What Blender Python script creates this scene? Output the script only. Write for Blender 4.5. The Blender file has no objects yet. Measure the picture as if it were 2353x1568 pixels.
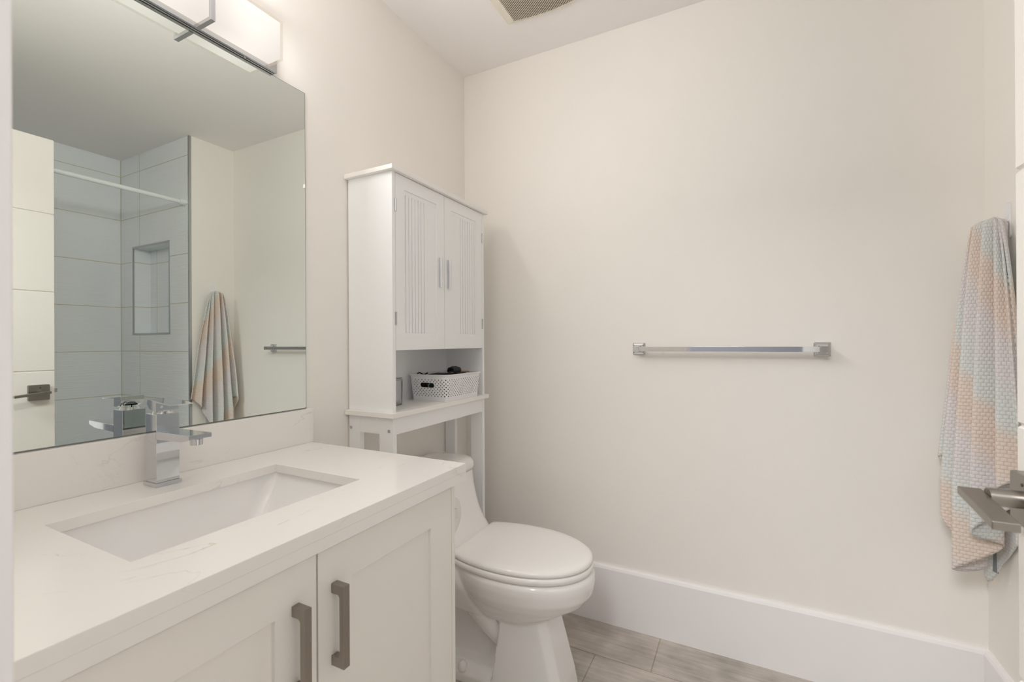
import bpy, bmesh, math, random
from mathutils import Vector, Matrix
random.seed(7)
PI = math.pi
sc = bpy.context.scene
COL = sc.collection

# ------------------------------------------------------------------ camera, world, light, exposure
XL, YB, XR, ZC, CZ = -1.2023, 1.8528, 0.6400, 2.4380, 1.1584   # left wall, back wall, right wall, ceiling, eye height
YF = 0.10                                                      # room side of the door wall
YN, XS = 1.582, 1.4827                                         # end wall and long wall of the tub alcove
JX0, JX1, DZ = -0.378, 0.368, 2.075                            # door opening

yaw, pit, rol = .47392, .00183, -.00541
Fw = Vector((-math.sin(yaw)*math.cos(pit), math.cos(yaw)*math.cos(pit), math.sin(pit)))
Rt = Vector((math.cos(yaw), math.sin(yaw), 0)); Up = Rt.cross(Fw)
Rt, Up = Rt*math.cos(rol)+Up*math.sin(rol), Up*math.cos(rol)-Rt*math.sin(rol)
cam_d = bpy.data.cameras.new('camera'); cam = bpy.data.objects.new('camera', cam_d); COL.objects.link(cam)
cam.matrix_world = Matrix(((Rt.x, Up.x, -Fw.x, 0), (Rt.y, Up.y, -Fw.y, 0), (Rt.z, Up.z, -Fw.z, CZ), (0, 0, 0, 1)))
cam_d.sensor_width = 36; cam_d.lens = 36*1045/2353; cam_d.clip_start = .02
cam_d.dof.use_dof = True; cam_d.dof.focus_distance = 1.75; cam_d.dof.aperture_fstop = 6.3
sc.camera = cam

wd = bpy.data.worlds.new('ambient_fill'); sc.world = wd; wd.use_nodes = True  # even ambient fill, added; no daylight enters the closed hall
bgn = wd.node_tree.nodes['Background']; bgn.inputs[0].default_value = (.93, .96, 1, 1); bgn.inputs[1].default_value = .3
sc.view_settings.view_transform = 'Standard'; sc.view_settings.look = 'None'
sc.view_settings.gamma = 1; sc.view_settings.use_curve_mapping = False
sc.view_settings.exposure = 0.40
VANITY_WATT = 9.5
HALL_FILL_WATT = 58.0
sc.cycles.max_bounces = 12; sc.cycles.diffuse_bounces = 9; sc.cycles.glossy_bounces = 6; sc.cycles.transmission_bounces = 12; sc.cycles.transparent_max_bounces = 12

def lamp(name, typ, loc, watt, col, **kw):
    l = bpy.data.lights.new(name, typ); l.energy = watt; l.color = col
    for k, v in kw.items(): setattr(l, k, v)
    o = bpy.data.objects.new(name, l); COL.objects.link(o); o.location = loc
    return o
# the vanity light shines from every face of its long glass box: front, underside, top and both ends
VC = (1, .982, .968)
for nm, loc, rot, a, b, w in (('front', (XL+.0875, .53, 1.988), (0, -PI/2, 0), .098, .60, .64),
                              ('top', (XL+.060, .53, 2.060), (0, PI+.75, 0), .045, .60, .17), ('end', (XL+.058, .8345, 1.9965), (PI/2, 0, -.45), .03, .098, .010)):
    o = lamp('vanity_lamp_'+nm, 'AREA', loc, VANITY_WATT*w, VC, shape='RECTANGLE', size=a, size_y=b)
    o.rotation_euler = rot
lamp('hall_fill_light', 'AREA', (-.42, -.98, 2.425), HALL_FILL_WATT, (.965, .985, 1), shape='RECTANGLE', size=.8, size_y=1.2)  # added fill in the unseen hall, brightens the room through the doorway

# ------------------------------------------------------------------ materials
def nmat(name):
    m = bpy.data.materials.new(name); m.use_nodes = True
    return m, m.node_tree.nodes, m.node_tree.links, m.node_tree.nodes['Principled BSDF']
def M(name, col, rough=.5, metal=0, bump=0, bscale=60, spec=.5, coat=0, var=0, vscale=4, trans=0, ior=None):
    m, n, l, b = nmat(name)
    b.inputs['Base Color'].default_value = (*col, 1); b.inputs['Roughness'].default_value = rough
    b.inputs['Metallic'].default_value = metal; b.inputs['Specular IOR Level'].default_value = spec
    b.inputs['Coat Weight'].default_value = coat; b.inputs['Coat Roughness'].default_value = .05
    b.inputs['Transmission Weight'].default_value = trans
    if ior: b.inputs['IOR'].default_value = ior
    tc = n.new('ShaderNodeTexCoord')
    if bump:
        t = n.new('ShaderNodeTexNoise'); t.inputs['Scale'].default_value = bscale; t.inputs['Detail'].default_value = 3
        l.new(tc.outputs['Object'], t.inputs['Vector'])
        bp = n.new('ShaderNodeBump'); bp.inputs['Strength'].default_value = bump; bp.inputs['Distance'].default_value = .002
        l.new(t.outputs['Fac'], bp.inputs['Height']); l.new(bp.outputs['Normal'], b.inputs['Normal'])
    if var:
        t = n.new('ShaderNodeTexNoise'); t.inputs['Scale'].default_value = vscale; t.inputs['Detail'].default_value = 4
        l.new(tc.outputs['Object'], t.inputs['Vector'])
        r = n.new('ShaderNodeValToRGB')
        r.color_ramp.elements[0].position = .3; r.color_ramp.elements[1].position = .7
        r.color_ramp.elements[0].color = (*[c*(1-var) for c in col], 1); r.color_ramp.elements[1].color = (*[min(1, c*(1+var)) for c in col], 1)
        l.new(t.outputs['Fac'], r.inputs[0]); l.new(r.outputs[0], b.inputs['Base Color'])
    return m
WALL = M('wall_paint', (.90, .875, .83), .55, bump=.12, bscale=220, var=.012, vscale=1.3)
HALLW = M('hall_dark_tone', (.22, .225, .24), .7, bump=.1, bscale=200)  # dark tone put in to dim the hall's reflections in chrome
CEIL = M('ceiling_paint', (.90, .875, .868), .8, bump=.1, bscale=160)
TRIM = M('trim_paint', (.91, .89, .895), .38)
DOORP = M('door_paint', (.77, .735, .69), .42)
VAN = M('vanity_paint', (.87, .845, .80), .42, bump=.05, bscale=120)
CAB = M('cabinet_paint', (.925, .935, .945), .35)
CABE = M('cabinet_edge_paint', (.92, .90, .87), .4)
CHROME = M('chrome', (.68, .69, .71), .04, 1)
SATIN = M('satin_chrome', (.60, .61, .63), .22, 1)
NICKEL = M('brushed_nickel', (.34, .305, .27), .34, 1, bump=.15, bscale=500)
LEVER = M('satin_nickel', (.33, .305, .275), .32, 1)
SILVER = M('silver_metal', (.78, .80, .82), .3, 1)
CERAM = M('ceramic', (.90, .89, .875), .07, spec=.6, coat=.3)
SEATP = M('seat_plastic', (.91, .90, .88), .16)
BASIN = M('basin_ceramic', (.88, .875, .87), .08, coat=.3)
TUBM = M('tub_enamel', (.88, .88, .88), .12)
WPLAST = M('white_plastic', (.86, .86, .88), .35)
RODM = M('rod_enamel', (.80, .84, .85), .25)
PAPER = M('tissue_paper', (.86, .84, .80), .95, bump=.4, bscale=300)
BLACKP = M('black_plastic', (.012, .014, .013), .3)
DARKF = M('dark_fabric', (.045, .038, .032), .9, bump=.4, bscale=200, var=.5, vscale=60)
WOODM = M('light_brown_wood', (.38, .20, .08), .5)
TEAL = M('teal_elastic', (.10, .24, .25), .7, bump=.4, bscale=400)
REDP = M('red_plastic', (.5, .05, .04), .4)
GAPD = M('dark_gap', (.05, .042, .036), .9)
ALUM = M('aluminium_trim', (.52, .53, .54), .35, 1)
LABELG = M('grey_tag_cloth', (.20, .22, .23), .8)
FANW = M('fan_plastic', (.80, .76, .66), .5)
FANS = M('fan_slats', (.58, .53, .45), .55)
GLASSM = M('clear_acrylic', (.97, .98, .985), .02, trans=1, ior=1.45)

def mirror_mat():
    m, n, l, b = nmat('mirror_silver')
    b.inputs['Base Color'].default_value = (.775, .815, .775, 1); b.inputs['Metallic'].default_value = 1; b.inputs['Roughness'].default_value = 0.0
    return m
MIRROR = mirror_mat(); MEDGE = M('mirror_edge', (.22, .25, .23), .25)

def quartz():
    m, n, l, b = nmat('quartz')
    tc = n.new('ShaderNodeTexCoord')
    w = n.new('ShaderNodeTexNoise'); w.inputs['Scale'].default_value = 3.0; w.inputs['Detail'].default_value = 6; w.inputs['Distortion'].default_value = 1.6
    mp = n.new('ShaderNodeMapping'); mp.inputs['Scale'].default_value = (1.6, .9, 1.6); mp.inputs['Rotation'].default_value = (.3, .2, .9)
    l.new(tc.outputs['Object'], mp.inputs['Vector']); l.new(mp.outputs[0], w.inputs['Vector'])
    r = n.new('ShaderNodeValToRGB'); cr = r.color_ramp
    cr.elements[0].position = .494; cr.elements[0].color = (0, 0, 0, 1); cr.elements[1].position = .506; cr.elements[1].color = (0, 0, 0, 1)
    e = cr.elements.new(.5); e.color = (1, 1, 1, 1)
    l.new(w.outputs['Fac'], r.inputs[0])
    k = n.new('ShaderNodeTexNoise'); k.inputs['Scale'].default_value = 7; l.new(tc.outputs['Object'], k.inputs['Vector'])
    kr = n.new('ShaderNodeValToRGB'); kr.color_ramp.elements[0].position = .52; kr.color_ramp.elements[1].position = .72
    l.new(k.outputs['Fac'], kr.inputs[0])
    mu = n.new('ShaderNodeMath'); mu.operation = 'MULTIPLY'; l.new(r.outputs[0], mu.inputs[0]); l.new(kr.outputs[0], mu.inputs[1])
    m2 = n.new('ShaderNodeMath'); m2.operation = 'MULTIPLY'; l.new(mu.outputs[0], m2.inputs[0]); m2.inputs[1].default_value = .8
    mx = n.new('ShaderNodeMix'); mx.data_type = 'RGBA'
    mx.inputs[6].default_value = (.87, .85, .825, 1); mx.inputs[7].default_value = (.55, .47, .38, 1)
    l.new(m2.outputs[0], mx.inputs[0]); l.new(mx.outputs[2], b.inputs['Base Color'])
    b.inputs['Roughness'].default_value = .16
    return m
QUARTZ = quartz()

def brick_mat(name, ax, origin, width, height, offset, freq, c1, c2, mortar, msize, rough, streak=False, ripple=False):
    """ax: which object axes run along and up the tiling; origin: where a joint starts"""
    m, n, l, b = nmat(name)
    tc = n.new('ShaderNodeTexCoord'); sx = n.new('ShaderNodeSeparateXYZ'); l.new(tc.outputs['Object'], sx.inputs[0])
    cb = n.new('ShaderNodeCombineXYZ')
    for i in range(2):
        a = n.new('ShaderNodeMath'); a.operation = 'SUBTRACT'; l.new(sx.outputs['XYZ'.index(ax[i])], a.inputs[0]); a.inputs[1].default_value = origin[i]
        l.new(a.outputs[0], cb.inputs[i])
    br = n.new('ShaderNodeTexBrick'); l.new(cb.outputs[0], br.inputs['Vector'])
    br.offset = offset; br.offset_frequency = freq; br.squash = 1
    br.inputs['Color1'].default_value = (*c1, 1); br.inputs['Color2'].default_value = (*c2, 1); br.inputs['Mortar'].default_value = (*mortar, 1)
    br.inputs['Scale'].default_value = 1; br.inputs['Mortar Size'].default_value = msize; br.inputs['Mortar Smooth'].default_value = .1
    br.inputs['Bias'].default_value = 0
    br.inputs['Brick Width'].default_value = width; br.inputs['Row Height'].default_value = height
    col = br.outputs['Color']
    bp = n.new('ShaderNodeBump'); bp.inputs['Strength'].default_value = .6; bp.inputs['Distance'].default_value = .0015; bp.invert = True
    l.new(br.outputs['Fac'], bp.inputs['Height'])
    nrm = bp.outputs['Normal']
    if streak:
        mp = n.new('ShaderNodeMapping'); mp.inputs['Scale'].default_value = (3, 42, 1); l.new(cb.outputs[0], mp.inputs['Vector'])
        t = n.new('ShaderNodeTexNoise'); t.inputs['Scale'].default_value = 1.6; t.inputs['Detail'].default_value = 8; t.inputs['Roughness'].default_value = .7
        l.new(mp.outputs[0], t.inputs['Vector'])
        t2 = n.new('ShaderNodeTexNoise'); t2.inputs['Scale'].default_value = 9; t2.inputs['Detail'].default_value = 6; l.new(cb.outputs[0], t2.inputs['Vector'])
        ad = n.new('ShaderNodeMath'); l.new(t.outputs['Fac'], ad.inputs[0]); l.new(t2.outputs['Fac'], ad.inputs[1])
        r = n.new('ShaderNodeValToRGB'); r.color_ramp.elements[0].position = .72; r.color_ramp.elements[1].position = 1.28
        r.color_ramp.elements[0].position = .36; r.color_ramp.elements[1].position = .64
        hf = n.new('ShaderNodeMath'); hf.operation = 'MULTIPLY'; l.new(ad.outputs[0], hf.inputs[0]); hf.inputs[1].default_value = .5
        l.new(hf.outputs[0], r.inputs[0])
        r.color_ramp.elements[0].color = (.66, .66, .66, 1); r.color_ramp.elements[1].color = (1.25, 1.25, 1.25, 1)
        mx = n.new('ShaderNodeMix'); mx.data_type = 'RGBA'; mx.blend_type = 'MULTIPLY'; mx.inputs[0].default_value = 1
        l.new(col, mx.inputs[6]); l.new(r.outputs[0], mx.inputs[7]); col = mx.outputs[2]
    if ripple:
        mp = n.new('ShaderNodeMapping'); mp.inputs['Scale'].default_value = (5, 120, 1); l.new(cb.outputs[0], mp.inputs['Vector'])
        t = n.new('ShaderNodeTexNoise'); t.inputs['Scale'].default_value = 1; t.inputs['Detail'].default_value = 2; t.inputs['Distortion'].default_value = .8
        l.new(mp.outputs[0], t.inputs['Vector'])
        b2 = n.new('ShaderNodeBump'); b2.inputs['Strength'].default_value = .55; b2.inputs['Distance'].default_value = .004
        l.new(t.outputs['Fac'], b2.inputs['Height']); l.new(nrm, b2.inputs['Normal']); nrm = b2.outputs['Normal']
    l.new(nrm, b.inputs['Normal']); l.new(col, b.inputs['Base Color'])
    b.inputs['Roughness'].default_value = rough
    return m
FLOORM = brick_mat('floor_tile', 'XY', (.1, 1.636-.3035*12), .6, .3035, .667, 2, (.48, .435, .39), (.54, .485, .435), (.36, .305, .25), .0022, .42, streak=True)
TZ = 1.412-.3035*6
TC, TG = (.90, .94, .965), (.68, .60, .48)
TILEX = brick_mat('wave_tile_end', 'XZ', (1.235-.61*4, TZ), .61, .3035, 0, 2, TC, TC, TG, .0024, .10, ripple=True)
TILEY = brick_mat('wave_tile_long', 'YZ', (.97-.61*4, TZ), .61, .3035, 0, 2, TC, TC, TG, .0024, .10, ripple=True)

def glow(name, col, strength, transp, gloss=0.0):
    m, n, l, b = nmat(name); n.remove(b)
    out = n['Material Output']
    e = n.new('ShaderNodeEmission'); e.inputs[0].default_value = (*col, 1); e.inputs[1].default_value = strength
    t = n.new('ShaderNodeBsdfTransparent'); mx = n.new('ShaderNodeMixShader'); mx.inputs[0].default_value = transp
    l.new(e.outputs[0], mx.inputs[1]); l.new(t.outputs[0], mx.inputs[2])
    src = mx.outputs[0]
    if gloss:
        g = n.new('ShaderNodeBsdfGlossy'); g.inputs['Roughness'].default_value = .03; m2 = n.new('ShaderNodeMixShader'); m2.inputs[0].default_value = gloss
        l.new(src, m2.inputs[1]); l.new(g.outputs[0], m2.inputs[2]); src = m2.outputs[0]
    l.new(src, out.inputs['Surface'])
    return m
DIFFUSER = glow('lit_diffuser', (1, .945, .885), .98, .0)
n = DIFFUSER.node_tree.nodes; l = DIFFUSER.node_tree.links      # the tubes behind it make it brighter in the middle of each section
tc = n.new('ShaderNodeTexCoord'); sx = n.new('ShaderNodeSeparateXYZ'); l.new(tc.outputs['Object'], sx.inputs[0])
a = n.new('ShaderNodeMath'); a.operation = 'MULTIPLY'; l.new(sx.outputs[1], a.inputs[0]); a.inputs[1].default_value = 2*PI/.21
c = n.new('ShaderNodeMath'); c.operation = 'COSINE'; l.new(a.outputs[0], c.inputs[0])
z2 = n.new('ShaderNodeMath'); z2.operation = 'SUBTRACT'; l.new(sx.outputs[2], z2.inputs[0]); z2.inputs[1].default_value = .085
z3 = n.new('ShaderNodeMath'); z3.operation = 'MULTIPLY'; l.new(z2.outputs[0], z3.inputs[0]); z3.inputs[1].default_value = 1.5
e1 = n.new('ShaderNodeMath'); e1.operation = 'MULTIPLY_ADD'; l.new(c.outputs[0], e1.inputs[0]); e1.inputs[1].default_value = .07; e1.inputs[2].default_value = .87
e2 = n.new('ShaderNodeMath'); l.new(e1.outputs[0], e2.inputs[0]); l.new(z3.outputs[0], e2.inputs[1])
l.new(e2.outputs[0], [x for x in n if x.type == 'EMISSION'][0].inputs[1])
SHADE = glow('lit_glass_shade', (1, .84, .62), .55, .80, .02)

def towel_mat():
    m, n, l, b = nmat('waffle_towel')
    uv = n.new('ShaderNodeTexCoord')
    sx = n.new('ShaderNodeSeparateXYZ'); l.new(uv.outputs['UV'], sx.inputs[0])
    nz = n.new('ShaderNodeTexNoise'); nz.inputs['Scale'].default_value = 6; l.new(uv.outputs['UV'], nz.inputs['Vector'])
    a = n.new('ShaderNodeMath'); a.operation = 'MULTIPLY_ADD'; l.new(sx.outputs[0], a.inputs[0]); a.inputs[1].default_value = .42
    l.new(sx.outputs[1], a.inputs[2])
    a2 = n.new('ShaderNodeMath'); a2.operation = 'MULTIPLY_ADD'; l.new(nz.outputs['Fac'], a2.inputs[0]); a2.inputs[1].default_value = .05; l.new(a.outputs[0], a2.inputs[2])
    d = n.new('ShaderNodeMath'); d.operation = 'DIVIDE'; l.new(a2.outputs[0], d.inputs[0]); d.inputs[1].default_value = .40
    f = n.new('ShaderNodeMath'); f.operation = 'FRACT'; l.new(d.outputs[0], f.inputs[0])
    r = n.new('ShaderNodeValToRGB'); cr = r.color_ramp
    lil, pea, mint = (.75, .71, .71, 1), (.78, .665, .585, 1), (.715, .735, .715, 1)
    cr.elements[0].position = 0; cr.elements[0].color = lil; cr.elements[1].position = 1; cr.elements[1].color = lil
    for p, c in ((.22, lil), (.36, mint), (.52, mint), (.62, pea), (.84, pea)):
        e = cr.elements.new(p); e.color = c
    l.new(f.outputs[0], r.inputs[0])
    def mth(op, a, b_=None, c=None):
        q = n.new('ShaderNodeMath'); q.operation = op
        for k, v in enumerate((a, b_, c)):
            if v is None: continue
            if isinstance(v, (int, float)): q.inputs[k].default_value = v
            else: l.new(v, q.inputs[k])
        return q.outputs[0]
    vv = mth('DIVIDE', sx.outputs[1], .0098); row = mth('FLOOR', vv); odd = mth('MODULO', row, 2.0)
    uu = mth('ADD', mth('DIVIDE', sx.outputs[0], .0128), mth('MULTIPLY', odd, .5))
    def hump(x):
        f_ = mth('FRACT', x); return mth('MULTIPLY', mth('MULTIPLY', f_, mth('SUBTRACT', 1.0, f_)), 4.0)
    pil = mth('POWER', mth('MULTIPLY', hump(uu), hump(vv)), .6)
    gr = n.new('ShaderNodeValToRGB'); gr.color_ramp.elements[0].position = .10; gr.color_ramp.elements[1].position = .55
    gr.color_ramp.elements[0].color = (.88, .87, .865, 1); gr.color_ramp.elements[1].color = (1, 1, 1, 1); l.new(pil, gr.inputs[0])
    mx = n.new('ShaderNodeMix'); mx.data_type = 'RGBA'; mx.blend_type = 'MULTIPLY'; mx.inputs[0].default_value = 1
    l.new(r.outputs[0], mx.inputs[6]); l.new(gr.outputs[0], mx.inputs[7]); l.new(mx.outputs[2], b.inputs['Base Color'])
    fz = n.new('ShaderNodeTexNoise'); fz.inputs['Scale'].default_value = 420; fz.inputs['Detail'].default_value = 2; l.new(uv.outputs['UV'], fz.inputs['Vector'])
    hm = mth('MULTIPLY_ADD', fz.outputs['Fac'], .25, pil)
    bp = n.new('ShaderNodeBump'); bp.inputs['Strength'].default_value = .7; bp.inputs['Distance'].default_value = .0018
    l.new(hm, bp.inputs['Height']); l.new(bp.outputs['Normal'], b.inputs['Normal'])
    b.inputs['Roughness'].default_value = .95; b.inputs['Sheen Weight'].default_value = .2
    return m
TOWELM = towel_mat()

# ------------------------------------------------------------------ mesh helpers
def bx(bm, x0, x1, y0, y1, z0, z1):
    x0, x1 = sorted((x0, x1)); y0, y1 = sorted((y0, y1)); z0, z1 = sorted((z0, z1))
    v = [bm.verts.new((x, y, z)) for x in (x0, x1) for y in (y0, y1) for z in (z0, z1)]
    for f in ((0, 1, 3, 2), (4, 6, 7, 5), (0, 4, 5, 1), (2, 3, 7, 6), (0, 2, 6, 4), (1, 5, 7, 3)):
        bm.faces.new([v[i] for i in f])
def loft(bm, rings, cap0=True, cap1=True, closed=True):
    vs = [[bm.verts.new(p) for p in r] for r in rings]
    n = len(vs[0]); m = n if closed else n-1
    for a, b in zip(vs, vs[1:]):
        for i in range(m):
            j = (i+1) % n
            bm.faces.new((a[i], a[j], b[j], b[i]))
    if cap0: bm.faces.new(vs[0][::-1])
    if cap1: bm.faces.new(vs[-1])
    return vs
def prism(bm, pts, axis, a, b):
    """polygon pts in the two other axes (in xyz order), extruded along axis from a to b"""
    def P(p, t):
        q = list(p); q.insert(axis, t); return tuple(q)
    loft(bm, [[P(p, a) for p in pts], [P(p, b) for p in pts]])
def cyl(bm, p0, p1, r0, r1=None, n=28):
    r1 = r0 if r1 is None else r1
    p0, p1 = Vector(p0), Vector(p1); d = (p1-p0).normalized()
    u = d.orthogonal().normalized(); w = d.cross(u)
    loft(bm, [[p+(u*math.cos(2*PI*i/n)+w*math.sin(2*PI*i/n))*r for i in range(n)] for p, r in ((p0, r0), (p1, r1))])
def tube(bm, pts, rad, n=16):
    pts = [Vector(p) for p in pts]; rings = []
    rr = rad if isinstance(rad, (list, tuple)) else [rad]*len(pts)
    u = None
    for i, p in enumerate(pts):
        d = (pts[min(i+1, len(pts)-1)]-pts[max(i-1, 0)]).normalized()
        u = d.orthogonal().normalized() if u is None else (u-d*u.dot(d)).normalized()
        w = d.cross(u)
        rings.append([p+(u*math.cos(2*PI*k/n)+w*math.sin(2*PI*k/n))*rr[i] for k in range(n)])
    loft(bm, rings)
def frame(bm, axis, a, b, outer, inner):
    """flat rectangular frame, thickness a..b along axis; outer/inner = (u0,u1,v0,v1)"""
    def ring(r, t):
        u0, u1, v0, v1 = r
        out = []
        for p in ((u0, v0), (u1, v0), (u1, v1), (u0, v1)):
            q = list(p); q.insert(axis, t); out.append(bm.verts.new(q))
        return out
    oa, ob, ia, ib = ring(outer, a), ring(outer, b), ring(inner, a), ring(inner, b)
    for i in range(4):
        j = (i+1) % 4
        bm.faces.new((oa[i], oa[j], ob[j], ob[i])); bm.faces.new((ia[j], ia[i], ib[i], ib[j]))
        bm.faces.new((ob[i], ob[j], ib[j], ib[i])); bm.faces.new((oa[j], oa[i], ia[i], ia[j]))
def rrect(x0, x1, y0, y1, r, n=6):
    out = []
    for cx, cy, a in ((x1-r, y1-r, 0), (x0+r, y1-r, 90), (x0+r, y0+r, 180), (x1-r, y0+r, 270)):
        for i in range(n+1):
            t = math.radians(a+90*i/n); out.append((cx+r*math.cos(t), cy+r*math.sin(t)))
    return out
def wloc(o):
    v = Vector((0, 0, 0))
    while o is not None: v += o.location; o = o.parent
    return v
def obj(name, bm, mat, parent=None, bevel=0, seg=2, smooth=30, at=None):
    """links one mesh object; bm is in world coordinates, 'at' is where its origin sits"""
    bmesh.ops.recalc_face_normals(bm, faces=bm.faces[:])
    org = wloc(parent) if parent is not None else Vector(at or (0, 0, 0))
    for v in bm.verts: v.co -= org
    me = bpy.data.meshes.new(name); bm.to_mesh(me); bm.free()
    for m in (mat if isinstance(mat, (list, tuple)) else [mat]): me.materials.append(m)
    o = bpy.data.objects.new(name, me); COL.objects.link(o)
    if parent is not None: o.parent = parent
    else: o.location = org
    if smooth:
        for p in me.polygons: p.use_smooth = True
        me.set_sharp_from_angle(angle=math.radians(smooth))
    if bevel:
        md = o.modifiers.new('bevel', 'BEVEL'); md.width = bevel; md.segments = seg; md.limit_method = 'ANGLE'; md.angle_limit = math.radians(40)
        md.harden_normals = True
    return o
def B(): return bmesh.new()
def box(name, mat, x0, x1, y0, y1, z0, z1, parent=None, bevel=0, **k):
    bm = B(); bx(bm, x0, x1, y0, y1, z0, z1); return obj(name, bm, mat, parent, bevel, **k)
def tag(o, label, cat, group=None):
    o['label'] = label; o['category'] = cat
    if group: o['group'] = group
    return o
def thing(name, label, cat, loc, group=None):
    o = bpy.data.objects.new(name, None); COL.objects.link(o); o.location = loc; o.empty_display_size = .05
    return tag(o, label, cat, group)
def struct(o):
    o['kind'] = 'structure'; return o

# ------------------------------------------------------------------ the room
T = .12
struct(box('floor', FLOORM, XL-T, XS+T, -1.9, YB+T, -.08, 0, smooth=0))
struct(box('ceiling', CEIL, XL-T, XS+T, YF-T, YB+T, ZC, ZC+.1, smooth=0))
struct(box('wall_left', WALL, XL-T, XL, YF-T, YB+T, 0, ZC, smooth=0))
struct(box('wall_back', WALL, XL, XR, YB, YB+T, 0, ZC, smooth=0))
struct(box('wall_right', WALL, XR, XR+.10, YN+.115, YB+T, 0, ZC, smooth=0))
# the end of that wall: painted on the room side, the niche wall of the tub alcove behind it
struct(box('wall_right_end', WALL, XR, XR+.006, YN+.002, YN+.115, 0, ZC, smooth=0))
bm = B(); NX0, NX1, NZ0, NZ1, ND = .870, 1.317, 1.228, 1.808, .10
frame(bm, 1, YN, YN+.012, (XR+.006, XS, 0, ZC), (NX0, NX1, NZ0, NZ1))
frame(bm, 1, YN+.012, YN+ND, (NX0-.012, NX1+.012, NZ0-.012, NZ1+.012), (NX0, NX1, NZ0, NZ1))
bx(bm, NX0-.012, NX1+.012, YN+ND, YN+ND+.012, NZ0-.012, NZ1+.012)
struct(obj('wall_niche', bm, TILEX, smooth=0))
struct(box('wall_shower', TILEY, XS, XS+T, YF-T, YN+.115, 0, ZC, smooth=0))
bm = B()
bx(bm, XL, JX0-.016, YF-T, YF, 0, ZC); bx(bm, JX1+.016, XS, YF-T, YF, 0, ZC); bx(bm, JX0-.016, JX1+.016, YF-T, YF, DZ+.016, ZC)
struct(obj('wall_front', bm, WALL, smooth=0))
# unseen hall beyond the door; end walls added to shut out background light
bm = B(); bx(bm, XL-T, XS+T, -2.0, -1.9, 0, ZC); bx(bm, XL-T-.1, XL-T, -2.0, YF-T, 0, ZC); bx(bm, XS+T, XS+T+.1, -2.0, YF-T, 0, ZC)
struct(obj('wall_hall_unseen', bm, HALLW, smooth=0))
struct(box('ceiling_hall', CEIL, XL-T, XS+T, -2.0, YF-T, ZC, ZC+.1, smooth=0))
# trims
bm = B(); bx(bm, XR-.0015, XR+.012, YN-.003, YN+.010, 0, ZC)
struct(obj('trim_1', bm, ALUM, smooth=0))
bm = B(); frame(bm, 1, YN-.003, YN+.004, (NX0-.010, NX1+.010, NZ0-.010, NZ1+.010), (NX0+.002, NX1-.002, NZ0+.002, NZ1-.002))
struct(obj('trim_2', bm, ALUM, smooth=0))
bm = B()   # door lining and casing
for y0, y1 in ((YF-T-.014, YF-T),):
        bx(bm, JX0-.07, JX0, y0, y1, 0, DZ+.07); bx(bm, JX1, JX1+.07, y0, y1, 0, DZ+.07); bx(bm, JX0, JX1, y0, y1, DZ, DZ+.07)
bx(bm, JX0-.016, JX0, YF-T, YF+.003, 0, DZ+.016); bx(bm, JX1, JX1+.016, YF-T, YF+.003, 0, DZ+.016); bx(bm, JX0, JX1, YF-T, YF+.003, DZ, DZ+.016)
bx(bm, JX0, JX0+.010, YF-T+.005, YF-.042, 0, DZ)
struct(obj('trim_3', bm, TRIM, bevel=.0015))
def base_profile(d, h): return [(0, 0), (d, 0), (d, h-.012), (d-.004, h-.003), (d-.007, h), (0, h)]
HB, DB = .2345, .0155
bm = B(); prism(bm, [(YB-p, z) for p, z in base_profile(DB, HB)], 0, XL, XR); struct(obj('baseboard_back', bm, TRIM, smooth=0))
bm = B(); prism(bm, [(XR-p, z) for p, z in base_profile(DB, HB)], 1, YN+.012, YB-DB); struct(obj('baseboard_right', bm, TRIM, smooth=0))
bm = B(); prism(bm, [(XL+p, z) for p, z in base_profile(DB, HB)], 1, .965, YB-DB); struct(obj('baseboard_left', bm, TRIM, smooth=0))

# ------------------------------------------------------------------ door (open into the room)
DX0, DX1, DY0, DY1 = .330, .365, .122, .867
dr = thing('door_1', 'white interior door with four wide horizontal panels, open at right edge of room', 'door', (DX1, DY0, 0))
dr['kind'] = 'structure'
bm = B()
zs = [.012, .353, .696, 1.042, 1.388, 1.731, 2.062]
g = .0045
bx(bm, DX0+.004, DX1-.004, DY0, DY1, zs[0], zs[-1])
for a, b in zip(zs, zs[1:]):
    z0 = a if a == zs[0] else a+g/2; z1 = b if b == zs[-1] else b-g/2
    for xa, xb, s in ((DX0, DX0+.004, 0), (DX1-.004, DX1, 1)):
        e = .003
        if s == 0: pts = [(xb, z0-.001), (xb, z1+.001), (xa, z1-e*.6), (xa, z0+e*.6)]
        else: pts = [(xa, z0-.001), (xa, z1+.001), (xb, z1-e*.6), (xb, z0+e*.6)]
        prism(bm, pts, 1, DY0, DY1)
leaf = obj('door_leaf', bm, DOORP, dr, smooth=0)
def lever_set(side):
    s = -1 if side == 0 else 1; xf = DX0 if side == 0 else DX1
    bm = B(); pts = rrect(.780, .848, .917, .984, .004, 3); prism(bm, pts, 0, xf, xf+s*.0155)
    ro = obj('rose', bm, LEVER, dr, bevel=.0015)
    bm = B(); cyl(bm, (xf+s*.0150, .8168, .971), (xf+s*.0162, .8168, .971), .0022, n=14); obj('privacy_hole', bm, BLACKP, ro)
    lv = B(); xo, xi = xf+s*.072, xf+s*.0475
    def ring(y, zt, dx=0):
        return [(xi+dx, y, zt), (xo+dx, y, zt), (xo+dx, y, zt-.0105), (xi+dx, y, zt-.0105)]
    loft(lv, [ring(.722, .948, s*.005), ring(.80, .9545, s*.0016), ring(.836, .957, 0)])
    hd = obj('lever', lv, LEVER, dr, bevel=.0012)
    bm = B(); cyl(bm, (xf+s*.0145, .815, .9525), (xf+s*.0485, .815, .9525), .0112); obj('spindle', bm, LEVER, hd, smooth=40)
lever_set(0); lever_set(1)
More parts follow.
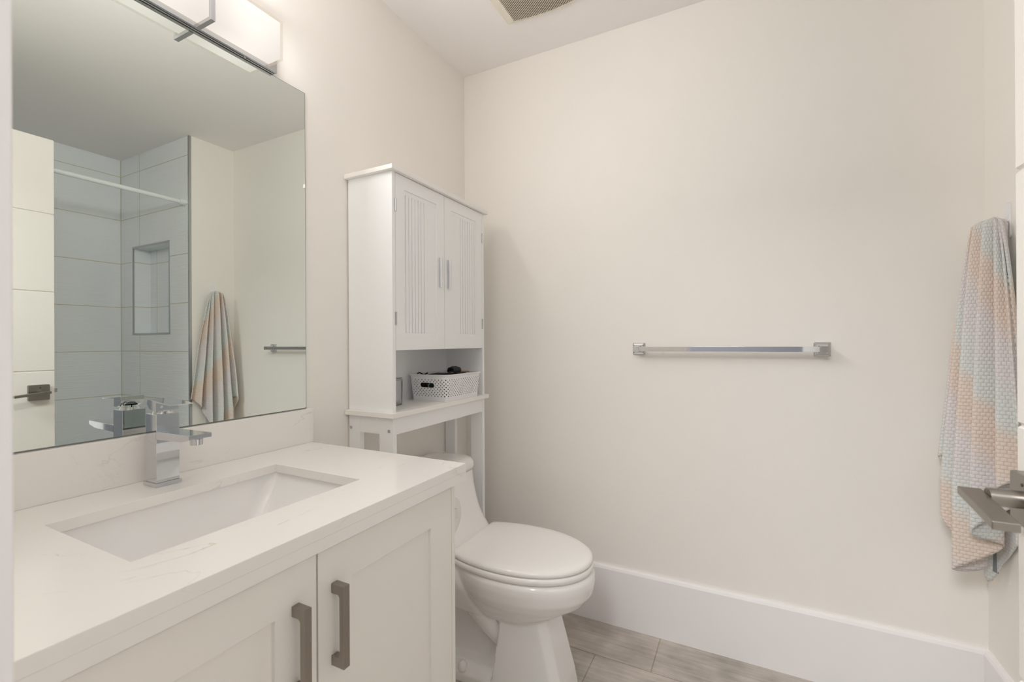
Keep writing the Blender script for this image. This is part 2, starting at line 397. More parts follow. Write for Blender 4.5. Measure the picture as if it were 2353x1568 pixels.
bm = B(); prism(bm, [(DX0+.011, DY1), (DX0+.026, DY1), (DX0+.022, DY1+.011), (DX0+.011, DY1+.013)], 2, .945, .962); obj('latch', bm, SATIN, dr)
for z in (.25, 1.05, 1.85):
    bm = B(); cyl(bm, (DX1-.003, DY0-.006, z-.045), (DX1-.003, DY0-.006, z+.045), .006, n=14); obj('hinge', bm, LEVER, dr)

# ------------------------------------------------------------------ vanity
VX, VY0, VY1, VZ = -.640, .104, .9345, .8145
van = thing('vanity_cabinet', 'cream shaker vanity cabinet with two doors below the quartz worktop', 'cabinet', (-.9, .53, 0))
bm = B()
bx(bm, XL+.002, VX-.021, VY0, VY0+.016, .10, VZ); bx(bm, XL+.002, VX-.0195, VY1-.016, VY1, 0, VZ)
bx(bm, XL+.002, VX-.021, VY0+.016, VY1-.016, .10, .118); bx(bm, XL+.002, XL+.008, VY0+.016, VY1-.016, .118, VZ)
bx(bm, VX-.075, VX-.060, VY0, VY1-.016, 0, .10); bx(bm, VX-.040, VX-.0215, VY0+.016, VY1-.016, VZ-.03, VZ)
obj('carcass', bm, VAN, van, bevel=.001)
box('filler_strip', VAN, VX-.019, VX-.0005, .9205, VY1, .005, VZ-.003, van, bevel=.0008)
def shaker(y0, y1, z0, z1, fl, fr, ft, fb):
    bm = B(); x1, x0 = VX, VX-.019
    frame(bm, 0, x0, x1, (y0, y1, z0, z1), (y0+fl, y1-fr, z0+fb, z1-ft))
    bx(bm, x0+.002, x1-.0075, y0+fl-.003, y1-fr+.003, z0+fb-.003, z1-ft+.003)
    return obj('door', bm, VAN, van, bevel=.0009)
def pull(dy, parent, yc):
    bm = B(); z0, z1 = .601, .742
    pts = [(VX, z0), (VX+.030, z0), (VX+.030, z1), (VX, z1), (VX, z1-.0165), (VX+.0155, z1-.0165), (VX+.019, z1-.0195), (VX+.0195, z1-.023),
           (VX+.0195, z0+.023), (VX+.019, z0+.0195), (VX+.0155, z0+.0165), (VX, z0+.0165)]
    prism(bm, pts, 1, yc-.0068, yc+.0068)
    obj('pull_handle', bm, NICKEL, parent, bevel=.0006)
ZD0, ZD1 = .105, .8045
d1 = shaker(.5302, .9185, ZD0, ZD1, .0738, .081, .0705, .0705); pull(0, d1, .5635)
d2 = shaker(.1375, .5268, ZD0, ZD1, .081, .0755, .0705, .0705); pull(0, d2, .4865)

CX, CY1, CT, CB = -.6223, .9583, .8556, .8144
ct = thing('worktop', 'cream quartz worktop with faint veins on the vanity, cut out for the sink', 'countertop', (-.9, .53, CB))
bm = B(); SX0, SX1, SY0, SY1 = -1.047, -.7605, .320, .7425
frame(bm, 2, CT-.020, CT, (XL, CX, YF+.002, CY1), (SX0, SX1, SY0, SY1))
obj('slab', bm, QUARTZ, ct, bevel=.0007)
bm = B()
prism(bm, [(CX-.02, YF+.002), (CX, YF+.002), (CX, CY1), (XL, CY1), (XL, CY1-.02), (CX-.02, CY1-.02)], 2, CB, CT-.0200)
obj('front_edge', bm, QUARTZ, ct, bevel=.0002, seg=1)
bs = tag(box('backsplash', QUARTZ, XL, XL+.021, YF+.002, .9655, CT, .9573, bevel=.0012), 'low cream quartz upstand along the wall below the mirror', 'backsplash')

sk = thing('sink', 'white rectangular undermount basin set in the quartz worktop', 'sink', (-.905, .53, .69))
bm = B()
def rr3(x0, x1, y0, y1, r, z): return [(x, y, z) for x, y in rrect(x0, x1, y0, y1, r, 6)]
loft(bm, [rr3(-1.085, -.728, .285, .78, .03, CT-.0365), rr3(-1.085, -.728, .285, .78, .03, CT-.0205),
          rr3(-1.054, -.755, .314, .749, .022, CT-.0205), rr3(-1.053, -.757, .316, .747, .024, CT-.030),
          rr3(-1.046, -.768, .335, .725, .035, CT-.065), rr3(-1.030, -.785, .375, .685, .05, CT-.115),
          rr3(-1.010, -.805, .420, .640, .06, CT-.142), rr3(-.985, -.83, .46, .60, .06, CT-.150)], cap0=False)
obj('basin', bm, BASIN, sk, smooth=60)
bm = B(); cyl(bm, (-.907, .53, CT-.149), (-.907, .53, CT-.146), .022); cyl(bm, (-.907, .53, CT-.146), (-.907, .53, CT-.140), .016, .014); obj('drain', bm, CHROME, sk)

# ------------------------------------------------------------------ faucet
fa = thing('faucet', 'square chrome single-lever faucet behind the sink', 'faucet', (-1.126, .532, CT))
fy0, fy1, fx0, fx1 = .5097, .5540, -1.1468, -1.1040
box('base_plate', CHROME, -1.1510, -1.1002, .5067, .5572, CT, CT+.0080, fa, bevel=.0008)
box('body', CHROME, fx0, fx1, fy0, fy1, CT+.0080, 1.0085, fa, bevel=.0008)
bm = B(); prism(bm, [(fx1-.002, .9725), (-.9838, .9745), (-.9838, .9655), (-1.0120, .9592), (fx1-.002, .9560)], 1, fy0, fy1)
sp = obj('spout', bm, CHROME, fa, bevel=.0006)
bm = B(); cyl(bm, (-.9985, .532, .9520), (-.9985, .532, .9640), .0115); obj('aerator', bm, CHROME, sp)
bm = B(); cyl(bm, (-1.1255, .532, 1.0080), (-1.1255, .532, 1.0135), .0190, .0170); cyl(bm, (-1.1255, .532, 1.0130), (-1.1255, .532, 1.0180), .0150)
obj('cartridge_collar', bm, CHROME, fa, smooth=40)
bm = B()   # lever: block with a plate reaching forward
prism(bm, [(-1.1065, 1.0150), (-1.1065, 1.0335), (-1.0515, 1.0300), (-1.0505, 1.0318), (-1.1380, 1.0395), (-1.1420, 1.0300), (-1.1340, 1.0200), (-1.1200, 1.0150)], 1, fy0, fy1)
obj('lever', bm, CHROME, fa, bevel=.0005)
bm = B(); cyl(bm, (-1.1055, .520, 1.024), (-1.1047, .520, 1.024), .0028, n=14); obj('index_screw', bm, SILVER, fa)

# ------------------------------------------------------------------ mirror
mi = thing('mirror', 'large frameless wall mirror above the vanity', 'mirror', (XL, .53, .9573))
box('backing', MEDGE, XL+.0003, XL+.0055, YF+.002, .9517, .9585, 1.9243, mi)
box('glass', MIRROR, XL+.0052, XL+.0060, YF+.004, .9500, .9605, 1.9228, mi, smooth=0)

# ------------------------------------------------------------------ vanity light
vl = thing('vanity_light', 'long lit glass bar light with satin chrome backplate above the mirror', 'wall light', (XL, .53, 1.925))
LY0, LY1 = .213, .847
bm = B(); prism(bm, [(XL, 1.9262), (XL+.0065, 1.9262), (XL+.0080, 1.9275), (XL+.0130, 1.9275), (XL+.0145, 1.9262), (XL+.021, 1.9262), (XL+.021, 2.055), (XL, 2.055)], 1, LY0, LY1)
obj('backplate', bm, SATIN, vl, bevel=.0006)
def opened_box(bm, x0, x1, y0, y1, z0, z1):
    pts = [(x0, y0), (x1, y0), (x1, y1), (x0, y1)]
    loft(bm, [[(x, y, z0) for x, y in pts], [(x, y, z1) for x, y in pts]])
GX0, GX1, GY0, GY1, GZ0, GZ1 = XL+.0218, XL+.0770, .236, .825, 1.9335, 2.0415
bm = B(); opened_box(bm, GX0, GX1, GY0, GY1, GZ0, GZ1); obj('glass_shade', bm, SHADE, vl, smooth=0)
bm = B(); opened_box(bm, GX0+.0005, GX1-.0045, GY0+.0050, GY1-.0050, GZ0+.0040, GZ1-.005); obj('diffuser', bm, DIFFUSER, vl, smooth=0)
for yc in (.425, .636):
    bm = B(); frame(bm, 1, yc-.0055, yc+.0055, (XL+.018, GX1+.0085, GZ0-.0095, GZ1+.0095), (XL+.0215, GX1+.001, GZ0-.001, GZ1+.001))
    obj('strap', bm, SATIN, vl, bevel=.0006)
for yc in (.30, .76):
    bm = B(); cyl(bm, (XL+.0105, yc, 1.9247), (XL+.0105, yc, 1.9285), .003, n=14); obj('screw', bm, SILVER, vl)

# ------------------------------------------------------------------ storage cabinet over the toilet
KX, KY0, KY1, KB = -1.004, 1.1204, 1.694, XL+.005
kc = thing('storage_cabinet', 'white over-toilet cabinet with two grooved doors and an open shelf', 'cabinet', (-1.1, 1.407, 0))
box('top_board', CABE, KB-.003, -.990, 1.105, 1.7085, 1.7105, 1.7255, kc, bevel=.0015)
for y0, y1 in ((KY0, KY0+.0150), (KY1-.0150, KY1)):
    box('side_panel', CAB, KB, KX, y0, y1, .9328, 1.7105, kc, bevel=.0008)
box('back_panel', CAB, KB, KB+.005, KY0+.015, KY1-.015, .9328, 1.7105, kc)
box('inner_floor', CAB, KB+.005, KX-.018, KY0+.015, KY1-.015, 1.134, 1.149, kc)
box('shelf', CABE, KB-.003, -.990, 1.105, 1.7085, .9163, .9328, kc, bevel=.0015)
def kdoor(y0, y1, p0, p1, g0, g1):
    bm = B(); z0, z1, x1, x0 = 1.1330, 1.7085, KX, KX-.016
    pz0, pz1 = 1.178, 1.664
    frame(bm, 0, x0, x1, (y0, y1, z0, z1), (p0, p1, pz0, pz1))
    bx(bm, x0+.0005, x1-.0125, p0-.002, p1+.002, pz0-.002, pz1+.002)
    gs = [g0+(g1-g0)*i/6 for i in range(7)]; w = .0015
    xa, xb = x1-.0125, x1-.0026
    ga, gb = 1.190, 1.650
    edges = [p0]+[e for q in gs for e in (q-w, q+w)]+[p1]
    for i in range(0, len(edges), 2): bx(bm, xa, xb, edges[i], edges[i+1], ga, gb)
    bx(bm, xa, xb, p0, p1, pz0, ga); bx(bm, xa, xb, p0, p1, gb, pz1)
    return obj('door', bm, CAB, kc, bevel=.0006)
def khandle(d, yc):
    bm = B(); pts = rrect(KX+.0005, KX+.0125, yc-.0055, yc+.0055, .0035, 4)
    prism(bm, pts, 2, 1.3605, 1.4700); obj('handle', bm, SILVER, d)
def khinge(d, y, z):
    bm = B(); bx(bm, KX-.0005, KX+.0010, y-.004, y+.005, z-.021, z+.021); cyl(bm, (KX+.001, y, z-.021), (KX+.001, y, z+.021), .0022, n=12)
    for q in (-.013, .013): cyl(bm, (KX, y+.003, z+q), (KX+.0016, y+.003, z+q), .0016, n=8)
    obj('hinge', bm, SATIN, d)
k1 = kdoor(KY0+.0165, 1.4037, 1.180, 1.356, 1.189, 1.287); khandle(k1, 1.3745)
k2 = kdoor(1.4057, KY1-.0165, 1.449, 1.628, 1.516, 1.620); khandle(k2, 1.4300)
for z in (1.604, 1.236): khinge(k1, KY0+.0155, z); khinge(k2, KY1-.0155, z)
for y0, y1, yo in ((KY0, KY0+.018, KY0), (KY1-.018, KY1, KY1)):
    box('leg', CAB, KB, XL+.056, y0, y1, 0, .9163, kc, bevel=.001)
    box('leg', CAB, -1.0620, KX, y0, y1, 0, .9163, kc, bevel=.001)
    box('side_rail', CAB, XL+.056, -1.0620, y0+.0005, y1-.0005, .8600, .9163, kc, bevel=.0005)
    box('side_rail', CAB, XL+.056, -1.0620, y0+.0005, y1-.0005, .115, .165, kc, bevel=.0005)
    s = -1 if yo == KY0 else 1
    for x in (-1.1878, -1.0207):
        bm = B(); cyl(bm, (x, yo, .8725), (x, yo+s*.0016, .8725), .0052, n=18)
        cyl(bm, (x, yo+s*.0015, .8725), (x, yo+s*.0019, .8725), .0022, n=6); obj('screw', bm, SATIN, kc)
box('apron', CAB, KX-.017, KX-.001, KY0+.018, KY1-.018, .8600, .9163, kc, bevel=.0008)
box('back_rail', CAB, KB, KB+.016, KY0+.018, KY1-.018, .8600, .9163, kc, bevel=.0008)

# ------------------------------------------------------------------ basket and what is in it
bz0, bz1 = .9335, 1.0360
bk = thing('storage_basket', 'white perforated plastic basket on the open cabinet shelf', 'basket', (-1.077, 1.512, bz0))
def basket_ring(t, n):
    """n points round the basket at height t (0 bottom, 1 rim)"""
    x0, x1 = -1.160-.008*t, -.9955+.0085*t; y0, y1 = 1.404-.013*t, 1.628+.013*t
    r = .014+.008*t; z = bz0+(bz1-bz0)*t
    pts = rrect(x0, x1, y0, y1, r, 10); out = []
    L = [0]
    for i in range(len(pts)):
        a, b = pts[i], pts[(i+1) % len(pts)]; L.append(L[-1]+math.hypot(b[0]-a[0], b[1]-a[1]))
    for k in range(n):
        s = L[-1]*k/n; i = max(j for j in range(len(pts)) if L[j] <= s+1e-9)
        a, b = pts[i], pts[(i+1) % len(pts)]; f = (s-L[i])/max(1e-9, L[i+1]-L[i]); f = min(1, max(0, f))
        out.append(Vector((a[0]+(b[0]-a[0])*f, a[1]+(b[1]-a[1])*f, z)))
    return out
bm = B(); NC, NR = 104, 12; t0, t1 = .10, .90
grid = [[bm.verts.new(p) for p in basket_ring(t0+(t1-t0)*j/(NR*2), NC*2)] for j in range(NR*2+1)]
def slot_cell(i, j):
    p = grid[2*j+1][(2*i+1) % (2*NC)].co
    return p.y < 1.409 and -1.1175 < p.x < -1.0445 and 6 <= j <= 8
slot = {(i, j) for i in range(NC) for j in range(NR) if slot_cell(i, j)}
for i in range(NC):
    for j in range(NR):
        if (i, j) in slot: continue
        g8 = [grid[2*j+b][(2*i+a) % (2*NC)] for a, b in ((0, 0), (1, 0), (2, 0), (2, 1), (2, 2), (1, 2), (0, 2), (0, 1))]
        if (i+j) % 2 == 0 or j == 0 or j == NR-1:
            bm.faces.new(g8)
        else:
            c = grid[2*j+1][(2*i+1) % (2*NC)].co
            inner = [bm.verts.new(c+(v.co-c).normalized()*.0024) for v in g8]
            for k in range(8): bm.faces.new((g8[k], g8[(k+1) % 8], inner[(k+1) % 8], inner[k]))
if slot:   # pill shaped hand hole
    ii = sorted({i for i, j in slot}); jj = sorted({j for i, j in slot})
    a0, a1, b0, b1 = 2*ii[0], 2*ii[-1]+2, 2*jj[0], 2*jj[-1]+2
    loop = [(a, b0) for a in range(a0, a1)]+[(a1, b) for b in range(b0, b1)]+[(a, b1) for a in range(a1, a0, -1)]+[(a0, b) for b in range(b1, b0, -1)]
    lo = [grid[b][a % (2*NC)] for a, b in loop]
    c = sum((v.co for v in lo), Vector())/len(lo)
    hx_, hz_ = max(abs(v.co.x-c.x) for v in lo)-.002, max(abs(v.co.z-c.z) for v in lo)-.0012
    inn = []
    for v in lo:
        dx, dz = v.co.x-c.x, v.co.z-c.z
        cx = max(-(hx_-hz_), min(hx_-hz_, dx)); ex, ez = dx-cx, dz
        ln = math.hypot(ex, ez) or 1
        inn.append(bm.verts.new((c.x+cx+ex/ln*hz_, v.co.y, c.z+ez/ln*hz_)))
    for k in range(len(lo)): bm.faces.new((lo[k], lo[(k+1) % len(lo)], inn[(k+1) % len(lo)], inn[k]))
for src, ts in ((grid[0], (.03, .0)), (grid[-1], (.955,))):
    prev = src
    for t in ts:
        nxt = [bm.verts.new(p) for p in basket_ring(t, NC*2)]
        for k in range(NC*2): bm.faces.new((prev[k], prev[(k+1) % (NC*2)], nxt[(k+1) % (NC*2)], nxt[k]))
        prev = nxt
    if src is grid[0]: bm.faces.new(prev[::-1])
bo = obj('body', bm, WPLAST, bk, smooth=50)
md = bo.modifiers.new('solid', 'SOLIDIFY'); md.thickness = .0016; md.offset = 0
bm = B()
r0 = [p+Vector((0, 0, -.0048)) for p in basket_ring(1.0, 120)]; cen = Vector((-1.077, 1.516, 0))
def grow(p, d):
    q = Vector((p.x-cen.x, p.y-cen.y, 0)); q.x *= 1+d/abs(.085); q.y *= 1+d/abs(.122); return Vector((cen.x+q.x, cen.y+q.y, p.z))
ringsr = [[grow(p, -.003) for p in r0], [grow(p, .0022)+Vector((0, 0, -.0015)) for p in r0], [grow(p, .0035)+Vector((0, 0, .003)) for p in r0],
          [grow(p, .001)+Vector((0, 0, .0048)) for p in r0], [grow(p, -.003)+Vector((0, 0, .004)) for p in r0]]
vs = loft(bm, ringsr, False, False)
for k in range(120): bm.faces.new((vs[-1][k], vs[-1][(k+1) % 120], vs[0][(k+1) % 120], vs[0][k]))
obj('rim', bm, WPLAST, bk, smooth=60)

bm = B()   # soft dark pouch filling the basket
loft(bm, [[(x, y, z+(.003*math.sin(40*x+31*y) if z > .98 else 0)) for x, y in rrect(-1.15+d, -1.004-d, 1.425+d, 1.612-d, .02, 6)] for z, d in ((.9362, .016), (.955, .008), (.995, .002), (1.018, .004), (1.0305, .020), (1.034, .05))])
tag(obj('pouch', bm, DARKF, smooth=60), 'dark brown pouch filling the white basket', 'pouch')
bm = B()   # claw clip
cx, cy, cz = -1.052, 1.535, 1.036
for s in (-1, 1):
    for k in range(6):
        y = cy-.022+k*.0088
        tube(bm, [(cx+s*.003, y, cz+.019), (cx+s*.012, y+.001, cz+.016), (cx+s*.017, y, cz+.006), (cx+s*.013, y-.001, cz-.001)], [.0035, .004, .003, .002], 8)
    tube(bm, [(cx+s*.005, cy-.026, cz+.016), (cx+s*.007, cy, cz+.021), (cx+s*.005, cy+.026, cz+.016)], .005, 8)
cyl(bm, (cx, cy-.012, cz+.018), (cx, cy+.012, cz+.018), .006, n=12)
tube(bm, [(cx+.004, cy+.02, cz+.018), (cx+.010, cy+.03, cz+.012), (cx+.006, cy+.036, cz+.007)], .0035, 8)
tag(obj('hair_claw_clip', bm, BLACKP, smooth=60), 'black plastic hair claw lying on top of the basket', 'hair clip')
bm = B(); loft(bm, [[(-1.035+(x*.8-y*.6), 1.585+(x*.6+y*.8), z) for x, y in rrect(-.02, .02, -.0065, .0065, .005, 4)] for z in (1.0345, 1.0395)])
tag(obj('wooden_comb', bm, WOODM, bevel=.001), 'small light brown wooden comb on top of the basket', 'comb')
bm = B(); tube(bm, [(-1.145+.02*t, 1.418-.0, 1.0362+.004*math.sin(t*3)) for t in (0, .5, 1, 1.5, 2, 2.5)], .0028, 8)
tag(obj('hair_pin', bm, BLACKP, smooth=60), 'thin dark hair pin along the near rim of the basket', 'hair pin')
def torus(bm, c, R, r, tilt, n=32, m=10):
    rot = Matrix.Rotation(tilt[0], 3, 'X') @ Matrix.Rotation(tilt[1], 3, 'Y'); rings = []
    for i in range(n):
        a = 2*PI*i/n
        rings.append([Vector(c)+rot @ Vector(((R+r*math.cos(2*PI*k/m))*math.cos(a), (R+r*math.cos(2*PI*k/m))*math.sin(a), r*math.sin(2*PI*k/m))) for k in range(m)])
    vs = loft(bm, rings+[rings[0]], False, False); bmesh.ops.remove_doubles(bm, verts=bm.verts[:], dist=1e-6)
bm = B(); torus(bm, (-1.075, 1.4145, .990), .012, .0028, (1.35, .2))
tag(obj('hair_tie', bm, TEAL, smooth=60), 'teal elastic hair tie seen through the basket hand hole', 'hair tie')
bm = B(); tube(bm, [(-1.052, 1.413, .988), (-1.046, 1.4145, .998), (-1.040, 1.418, 1.002)], .0035, 10)
tag(obj('hair_barrette', bm, REDP, smooth=60), 'small red barrette beside the teal hair tie in the basket', 'hair clip')

jr = thing('acrylic_jar', 'clear square acrylic container at the near end of the cabinet shelf', 'container', (-1.145, 1.247, .9328))
bm = B(); jx0, jx1, jy0, jy1 = -1.176, -1.104, 1.205, 1.288
loft(bm, [[(x, y, z) for x, y in rrect(jx0+d, jx1-d, jy0+d, jy1-d, .008, 5)] for z, d in ((.9332, .001), (1.022, 0), (1.022, .0035), (.938, .0045))])
obj('body', bm, GLASSM, jr, smooth=40)
bm = B(); loft(bm, [[(x, y, z) for x, y in rrect(jx0+d, jx1-d, jy0+d, jy1-d, .008, 5)] for z, d in ((1.0225, -.0005), (1.030, -.0005), (1.0315, .001))]); obj('lid', bm, GLASSM, jr, smooth=40)

# ------------------------------------------------------------------ toilet
TY = 1.412
to = thing('toilet', 'white one-piece toilet with closed lid under the storage cabinet', 'toilet', (-.75, TY, 0))
def egg(z, xm, af, ab, hw, xb=-9, n=64, e=.96):
    out = []
    for i in range(n):
        a = 2*PI*i/n; c, s = math.cos(a), math.sin(a)
        x = xm+(af if c > 0 else ab)*math.copysign(abs(c)**e, c); y = hw*math.copysign(abs(s)**e, s)
        if x < xb: x = xb
        out.append((x, TY+y, z))
    return out
def rloft(bm, secs, r=.03, n=8):
    loft(bm, [[(x, y, z) for x, y in rrect(x0, x1, TY-h, TY+h, min(rr, h*.95, (x1-x0)*.49), n)] for z, x0, x1, h, rr in secs])
bm = B()
# bowl
loft(bm, [egg(.235, -.72, .135, .14, .098), egg(.255, -.72, .155, .16, .112), egg(.285, -.715, .205, .18, .138), egg(.315, -.71, .245, .20, .159),
          egg(.345, -.705, .262, .22, .172), egg(.380, -.705, .269, .23, .180), egg(.402, -.705, .268, .23, .181), egg(.4125, -.705, .258, .23, .172)])
# front column of the pedestal
def col(z, x0, x1, h0, h1, c=.022):
    return [(x0, TY-h0, z), (x1-c*1.2, TY-h1-.006, z), (x1, TY-h1+c*.6, z), (x1, TY+h1-c*.6, z), (x1-c*1.2, TY+h1+.006, z), (x0, TY+h0, z)]
loft(bm, [col(0, -.760, -.512, .118, .082), col(.05, -.750, -.521, .114, .079), col(.14, -.738, -.545, .109, .075), col(.25, -.722, -.575, .104, .071), col(.30, -.722, -.60, .10, .07)])
# narrow rear body, foot flange, outlet bulges
rloft(bm, [(0, -1.02, -.60, .050, .03), (.20, -1.02, -.60, .046, .03), (.30, -1.04, -.62, .075, .03), (.36, -1.06, -.62, .10, .03)])
rloft(bm, [(0, -1.03, -.64, .118, .05), (.030, -1.03, -.64, .116, .05), (.048, -1.02, -.66, .098, .05), (.058, -1.0, -.68, .08, .04)])
for s in (-1, 1):
    tube(bm, [(-.66, TY+s*0.038, .130), (-.72, TY+s*0.044, .155), (-.78, TY+s*0.048, .200), (-.85, TY+s*0.050, .262), (-.92, TY+s*0.052, .295), (-1.0, TY+s*0.052, .27), (-1.04, TY+s*.03, .18), (-1.05, TY+s*.03, .08)],
         [.040, .044, .048, .050, .050, .048, .045, .04], 18)
# rear deck, swoop and tank
rloft(bm, [(.240, XL+.02, -.78, .105, .04), (.33, XL+.02, -.80, .140, .05), (.400, XL+.015, -.86, .158, .05), (.430, XL+.015, -.884, .160, .05), (.446, XL+.012, -.897, .161, .05), (.47, XL+.012, -.917, .163, .05),
           (.502, XL+.012, -.938, .166, .05), (.545, XL+.012, -.957, .172, .05), (.59, XL+.012, -.972, .179, .05), (.630, XL+.012, -.982, .186, .05), (.644, XL+.012, -.984, .188, .05)])
bd = obj('body', bm, CERAM, to, smooth=0)
md = bd.modifiers.new('remesh', 'REMESH'); md.mode = 'VOXEL'; md.voxel_size = .0036; md.use_smooth_shade = True
md = bd.modifiers.new('smooth', 'SMOOTH'); md.factor = .5; md.iterations = 14
bm = B(); rloft(bm, [(.6455, XL+.012, -.988, .186, .05), (.648, XL+.008, -.982, .193, .055), (.660, XL+.006, -.980, .196, .055), (.678, XL+.006, -.982, .194, .055), (.688, XL+.010, -.990, .188, .055), (.6935, XL+.02, -1.004, .172, .05), (.696, XL+.05, -1.04, .13, .05)])
obj('tank_lid', bm, CERAM, to, smooth=60)
bm = B(); cyl(bm, (-1.10, TY, .695), (-1.10, TY, .700), .024); obj('flush_button', bm, CHROME, to)
bm = B()   # seat ring and lid
S = lambda z, d, xb: egg(z, -.705, .262+d, .294+d, .179+d, xb)
loft(bm, [S(.4150, -.050, -.85), S(.4153, -.003, -.888), S(.4175, -.001, -.890), S(.424, .002, -.892), S(.4330, .0015, -.890), S(.4358, -.003, -.887), S(.4362, -.050, -.85)])
obj('seat', bm, SEATP, to, smooth=60)
bm = B()
loft(bm, [S(.4386, -.050, -.85), S(.4390, -.0035, -.885), S(.4412, -.001, -.887), S(.447, -.0005, -.888), S(.453, -.003, -.886), S(.4570, -.012, -.880), S(.4590, -.03, -.865), S(.4605, -.08, -.83)])
obj('lid', bm, SEATP, to, smooth=60)
for s in (-1, 1):
    bm = B(); cyl(bm, (-.889, TY+s*.075-.02, .4415), (-.889, TY+s*.075+.02, .4415), .0075, n=16); obj('seat_hinge', bm, SEATP, to)
    bm = B(); loft(bm, [[(-.868+r*math.cos(2*PI*k/20), TY+s*.103+r*math.sin(2*PI*k/20), z) for k in range(20)] for z, r in ((.040, .016), (.052, .0155), (.062, .011), (.066, .004))]); obj('bolt_cap', bm, SEATP, to, smooth=60)

# ------------------------------------------------------------------ toilet paper
tr = thing('toilet_paper_roll', 'white toilet paper roll hung on the far side of the vanity', 'toilet paper', (-.747, .994, .70))
bm = B(); rc = (.994, .6932); n = 48
def disc(x, r): return [(x, rc[0]+r*math.cos(2*PI*k/n), rc[1]+r*math.sin(2*PI*k/n)) for k in range(n)]
vs = loft(bm, [disc(-.797, .021), disc(-.797, .054), disc(-.795, .0565), disc(-.699, .0565), disc(-.697, .054), disc(-.697, .021), disc(-.797, .021)], False, False)
obj('roll', bm, PAPER, tr, smooth=40)
th = thing('toilet_paper_holder', 'chrome toilet paper holder on the far side of the vanity', 'paper holder', (-.80, VY1, .697))
bm = B(); bx(bm, -.835, -.800, VY1, VY1+.008, .675, .719); obj('mount', bm, CHROME, th, bevel=.001)
bm = B(); bx(bm, -.826, -.810, VY1+.007, 1.006, .689, .705); bx(bm, -.826, -.6905, .982, 1.006, .6885, .7105); bx(bm, -.6960, -.6885, .9815, 1.0165, .6868, .7135)
obj('arm', bm, CHROME, th, bevel=.001)

# ------------------------------------------------------------------ towel bar
tb = thing('towel_bar', 'square chrome towel bar on the bare back wall', 'towel bar', (-.075, YB, 1.128))
ZB = 1.128
for x in (-.3785, .2308):
    bm = B(); rings = []
    for d, hgt in ((0, .0238), (.004, .0238), (.0055, .0215), (.010, .0205), (.012, .0165), (.020, .0125), (.046, .0105), (.062, .0105)):
        rings.append([(x+sx*hgt, YB-d, ZB+sz*hgt) for sx, sz in ((-1, -1), (1, -1), (1, 1), (-1, 1))])
    loft(bm, rings); obj('post', bm, CHROME, tb, bevel=.0008, smooth=20)
box('bar', CHROME, -.3785+.008, .2308-.008, YB-.060, YB-.045, ZB-.0090, ZB+.0090, tb, bevel=.0008)
bpy.data.objects['bar'].name = 'rail'

# ------------------------------------------------------------------ hook and towel
hk = thing('wall_hook', 'white adhesive hook holding the towel on the right wall', 'hook', (XR, 1.716, 1.48))
bm = B(); prism(bm, rrect(1.7015, 1.7305, 1.432, 1.530, .010, 6), 0, XR-.005, XR); obj('plate', bm, WPLAST, hk, bevel=.001)
bm = B(); prism(bm, [(XR-.004, 1.478), (XR-.016, 1.470), (XR-.026, 1.474), (XR-.030, 1.492), (XR-.026, 1.496), (XR-.022, 1.482), (XR-.015, 1.480), (XR-.004, 1.492)], 1, 1.707, 1.725)
obj('hook_arm', bm, WPLAST, hk, bevel=.001)

tw = thing('bath_towel', 'pastel grey, peach and mint waffle towel bunched on the right wall hook', 'towel', (.60, 1.716, 1.49))
H = Vector((XR-.030, 1.716))
ctl = [(.600, 1.560, .818), (.630, 1.588, .815), (.575, 1.612, .775), (.628, 1.642, .74), (.538, 1.652, .640), (.612, 1.684, .60), (.520, 1.708, .512),
       (.600, 1.738, .53), (.512, 1.760, .640), (.585, 1.786, .79), (.516, 1.806, .806), (.590, 1.806, .70), (.604, 1.760, .480), (.626, 1.720, .545), (.629, 1.66, .62)]
def cat(p, t):
    n = len(p)-1; i = min(int(t*n), n-1); f = t*n-i
    P = [p[max(0, min(n, i+k))] for k in (-1, 0, 1, 2)]
    return [.5*(2*P[1][c]+(P[2][c]-P[0][c])*f+(2*P[0][c]-5*P[1][c]+4*P[2][c]-P[3][c])*f*f+(3*P[1][c]-P[0][c]-3*P[2][c]+P[3][c])*f**3) for c in range(3)]
bm = B(); NS, NT = 150, 90; ztop = 1.492
uvl = bm.loops.layers.uv.new('UVMap'); rows = []
base = [cat(ctl, i/NS) for i in range(NS+1)]
arc = [0]
for a, b in zip(base, base[1:]): arc.append(arc[-1]+math.hypot(b[0]-a[0], b[1]-a[1]))
for j in range(NT+1):
    row = []
    for i in range(NS+1):
        X, Y, ze = base[i]; t = j/NT
        z = ztop-t*(ztop-ze)
        d = ztop-z
        g = min(1.06, d/.70)**.72
        wob = .004*math.sin(9*t+i*.13)*t
        dx, dy = X-H.x, Y-H.y; ln = math.hypot(dx, dy)
        r = ((.010+.028*max(.55 if X > .615 else 0, min(1, (.635-X)/.11)))*(1-g)+ln*g)*min(1, (d/.018)**.5)
        x = H.x+dx/ln*r+wob*.5; y = H.y+dy/ln*r+wob
        zz = z
        row.append((bm.verts.new((min(x, XR-.006), y, zz)), (arc[i], ztop-z)))
    rows.append(row)
for j in range(NT):
    for i in range(NS):
        q = (rows[j][i], rows[j][i+1], rows[j+1][i+1], rows[j+1][i])
        f = bm.faces.new([v for v, _ in q])
        for lp, (_, uv) in zip(f.loops, q): lp[uvl].uv = uv
bmn = obj('cloth', bm, TOWELM, tw, smooth=180)
md = bmn.modifiers.new('solid', 'SOLIDIFY'); md.thickness = .0045; md.offset = 0
bm = B(); prism(bm, [(.610, .512), (.622, .506), (.626, .560), (.612, .565)], 1, 1.7385, 1.7395); obj('care_tag', bm, LABELG, tw)

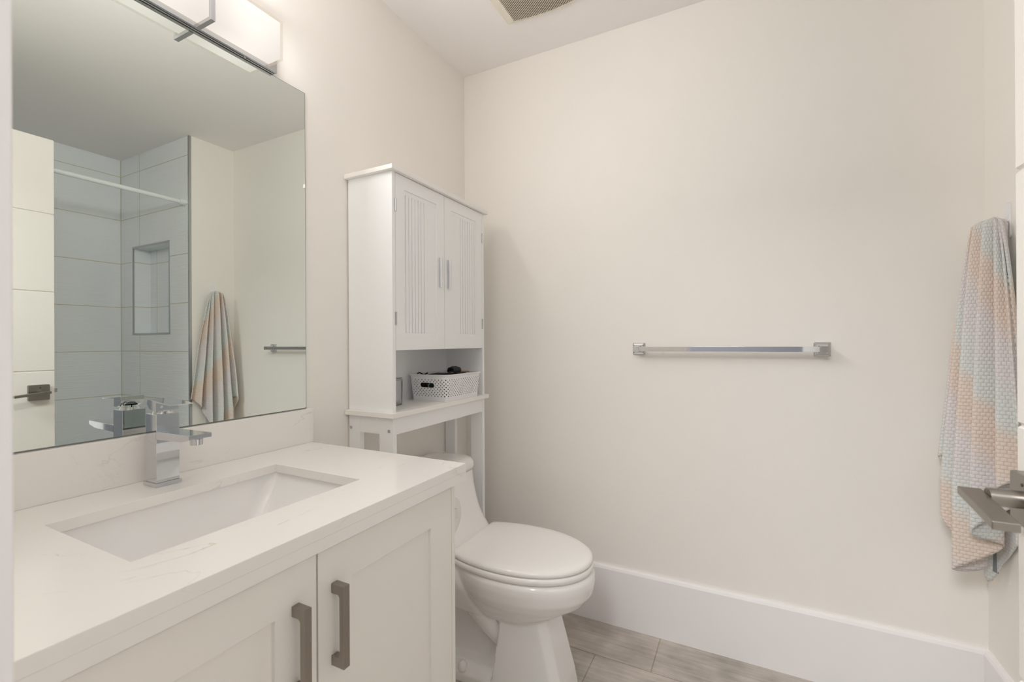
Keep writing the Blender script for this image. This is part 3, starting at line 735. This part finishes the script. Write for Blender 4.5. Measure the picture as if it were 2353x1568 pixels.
# ------------------------------------------------------------------ shower
sr = thing('shower_rod', 'white shower curtain rod across the tub alcove', 'shower rod', (.69, .84, 2.032))
bm = B(); cyl(bm, (.69, YF+.006, 2.032), (.69, YN-.008, 2.032), .0125); obj('rod', bm, RODM, sr, smooth=40)
for y0, y1 in ((YF+.0005, YF+.03), (YN-.001, YN-.032)):
    bm = B(); cyl(bm, (.69, y0, 2.032), (.69, y1, 2.032), .021, .0165); obj('end_cap', bm, RODM, sr, smooth=40)
bt = thing('bathtub', 'white bathtub in the tiled alcove behind the door', 'bathtub', (1.06, .84, 0))
bm = B(); X0, X1, Y0, Y1 = XR+.013, XS-.001, YF+.001, YN-.004
loft(bm, [rr3(X0, X1, Y0, Y1, .004, 0), rr3(X0, X1, Y0, Y1, .004, .48), rr3(X0+.07, X1-.05, Y0+.07, Y1-.07, .12, .48), rr3(X0+.09, X1-.07, Y0+.10, Y1-.10, .12, .40), rr3(X0+.13, X1-.11, Y0+.2, Y1-.16, .12, .12), rr3(X0+.2, X1-.18, Y0+.3, Y1-.24, .1, .10)])
obj('shell', bm, TUBM, bt, smooth=40)

# ------------------------------------------------------------------ exhaust fan
ef = thing('exhaust_fan', 'beige ceiling exhaust fan with a fine slatted grille', 'vent fan', (-.667, 1.47, ZC))
ex0, ex1, ey0, ey1 = -.803, -.531, 1.325, 1.600
def fan_outline(d, n=12):
    pts = [(ex0-d, ey0-d), (ex1+d, ey0-d)]
    for i in range(n+1):
        t = i/n; pts.append((ex1+d-(ex1-ex0+2*d)*t, ey1+d*.4+.0135*math.sin(PI*t)))
    return pts
bm = B(); po, pi_ = fan_outline(.036), fan_outline(.0)
loft(bm, [[(x, y, ZC-.001) for x, y in po], [(x, y, ZC-.007) for x, y in po], [(x, y, ZC-.016) for x, y in pi_], [(x, y, ZC-.002) for x, y in pi_]], False, False)
obj('frame', bm, FANW, ef, smooth=25)
bm = B(); loft(bm, [[(x, y, ZC-.0015) for x, y in pi_], [(x, y, ZC-.003) for x, y in pi_]]); obj('housing', bm, GAPD, ef, smooth=0)
bm = B(); ns = 44
for i in range(ns):
    x = ex0+.003+(ex1-ex0-.006)*i/(ns-1); t = (x-ex0)/(ex1-ex0)
    bx(bm, x-.0016, x+.0016, ey0+.001, ey1+.0135*math.sin(PI*t)-.001, ZC-.015, ZC-.006)
for y in (1.40, 1.50): bx(bm, ex0, ex1, y-.002, y+.002, ZC-.010, ZC-.006)
obj('grille', bm, FANS, ef, smooth=0)
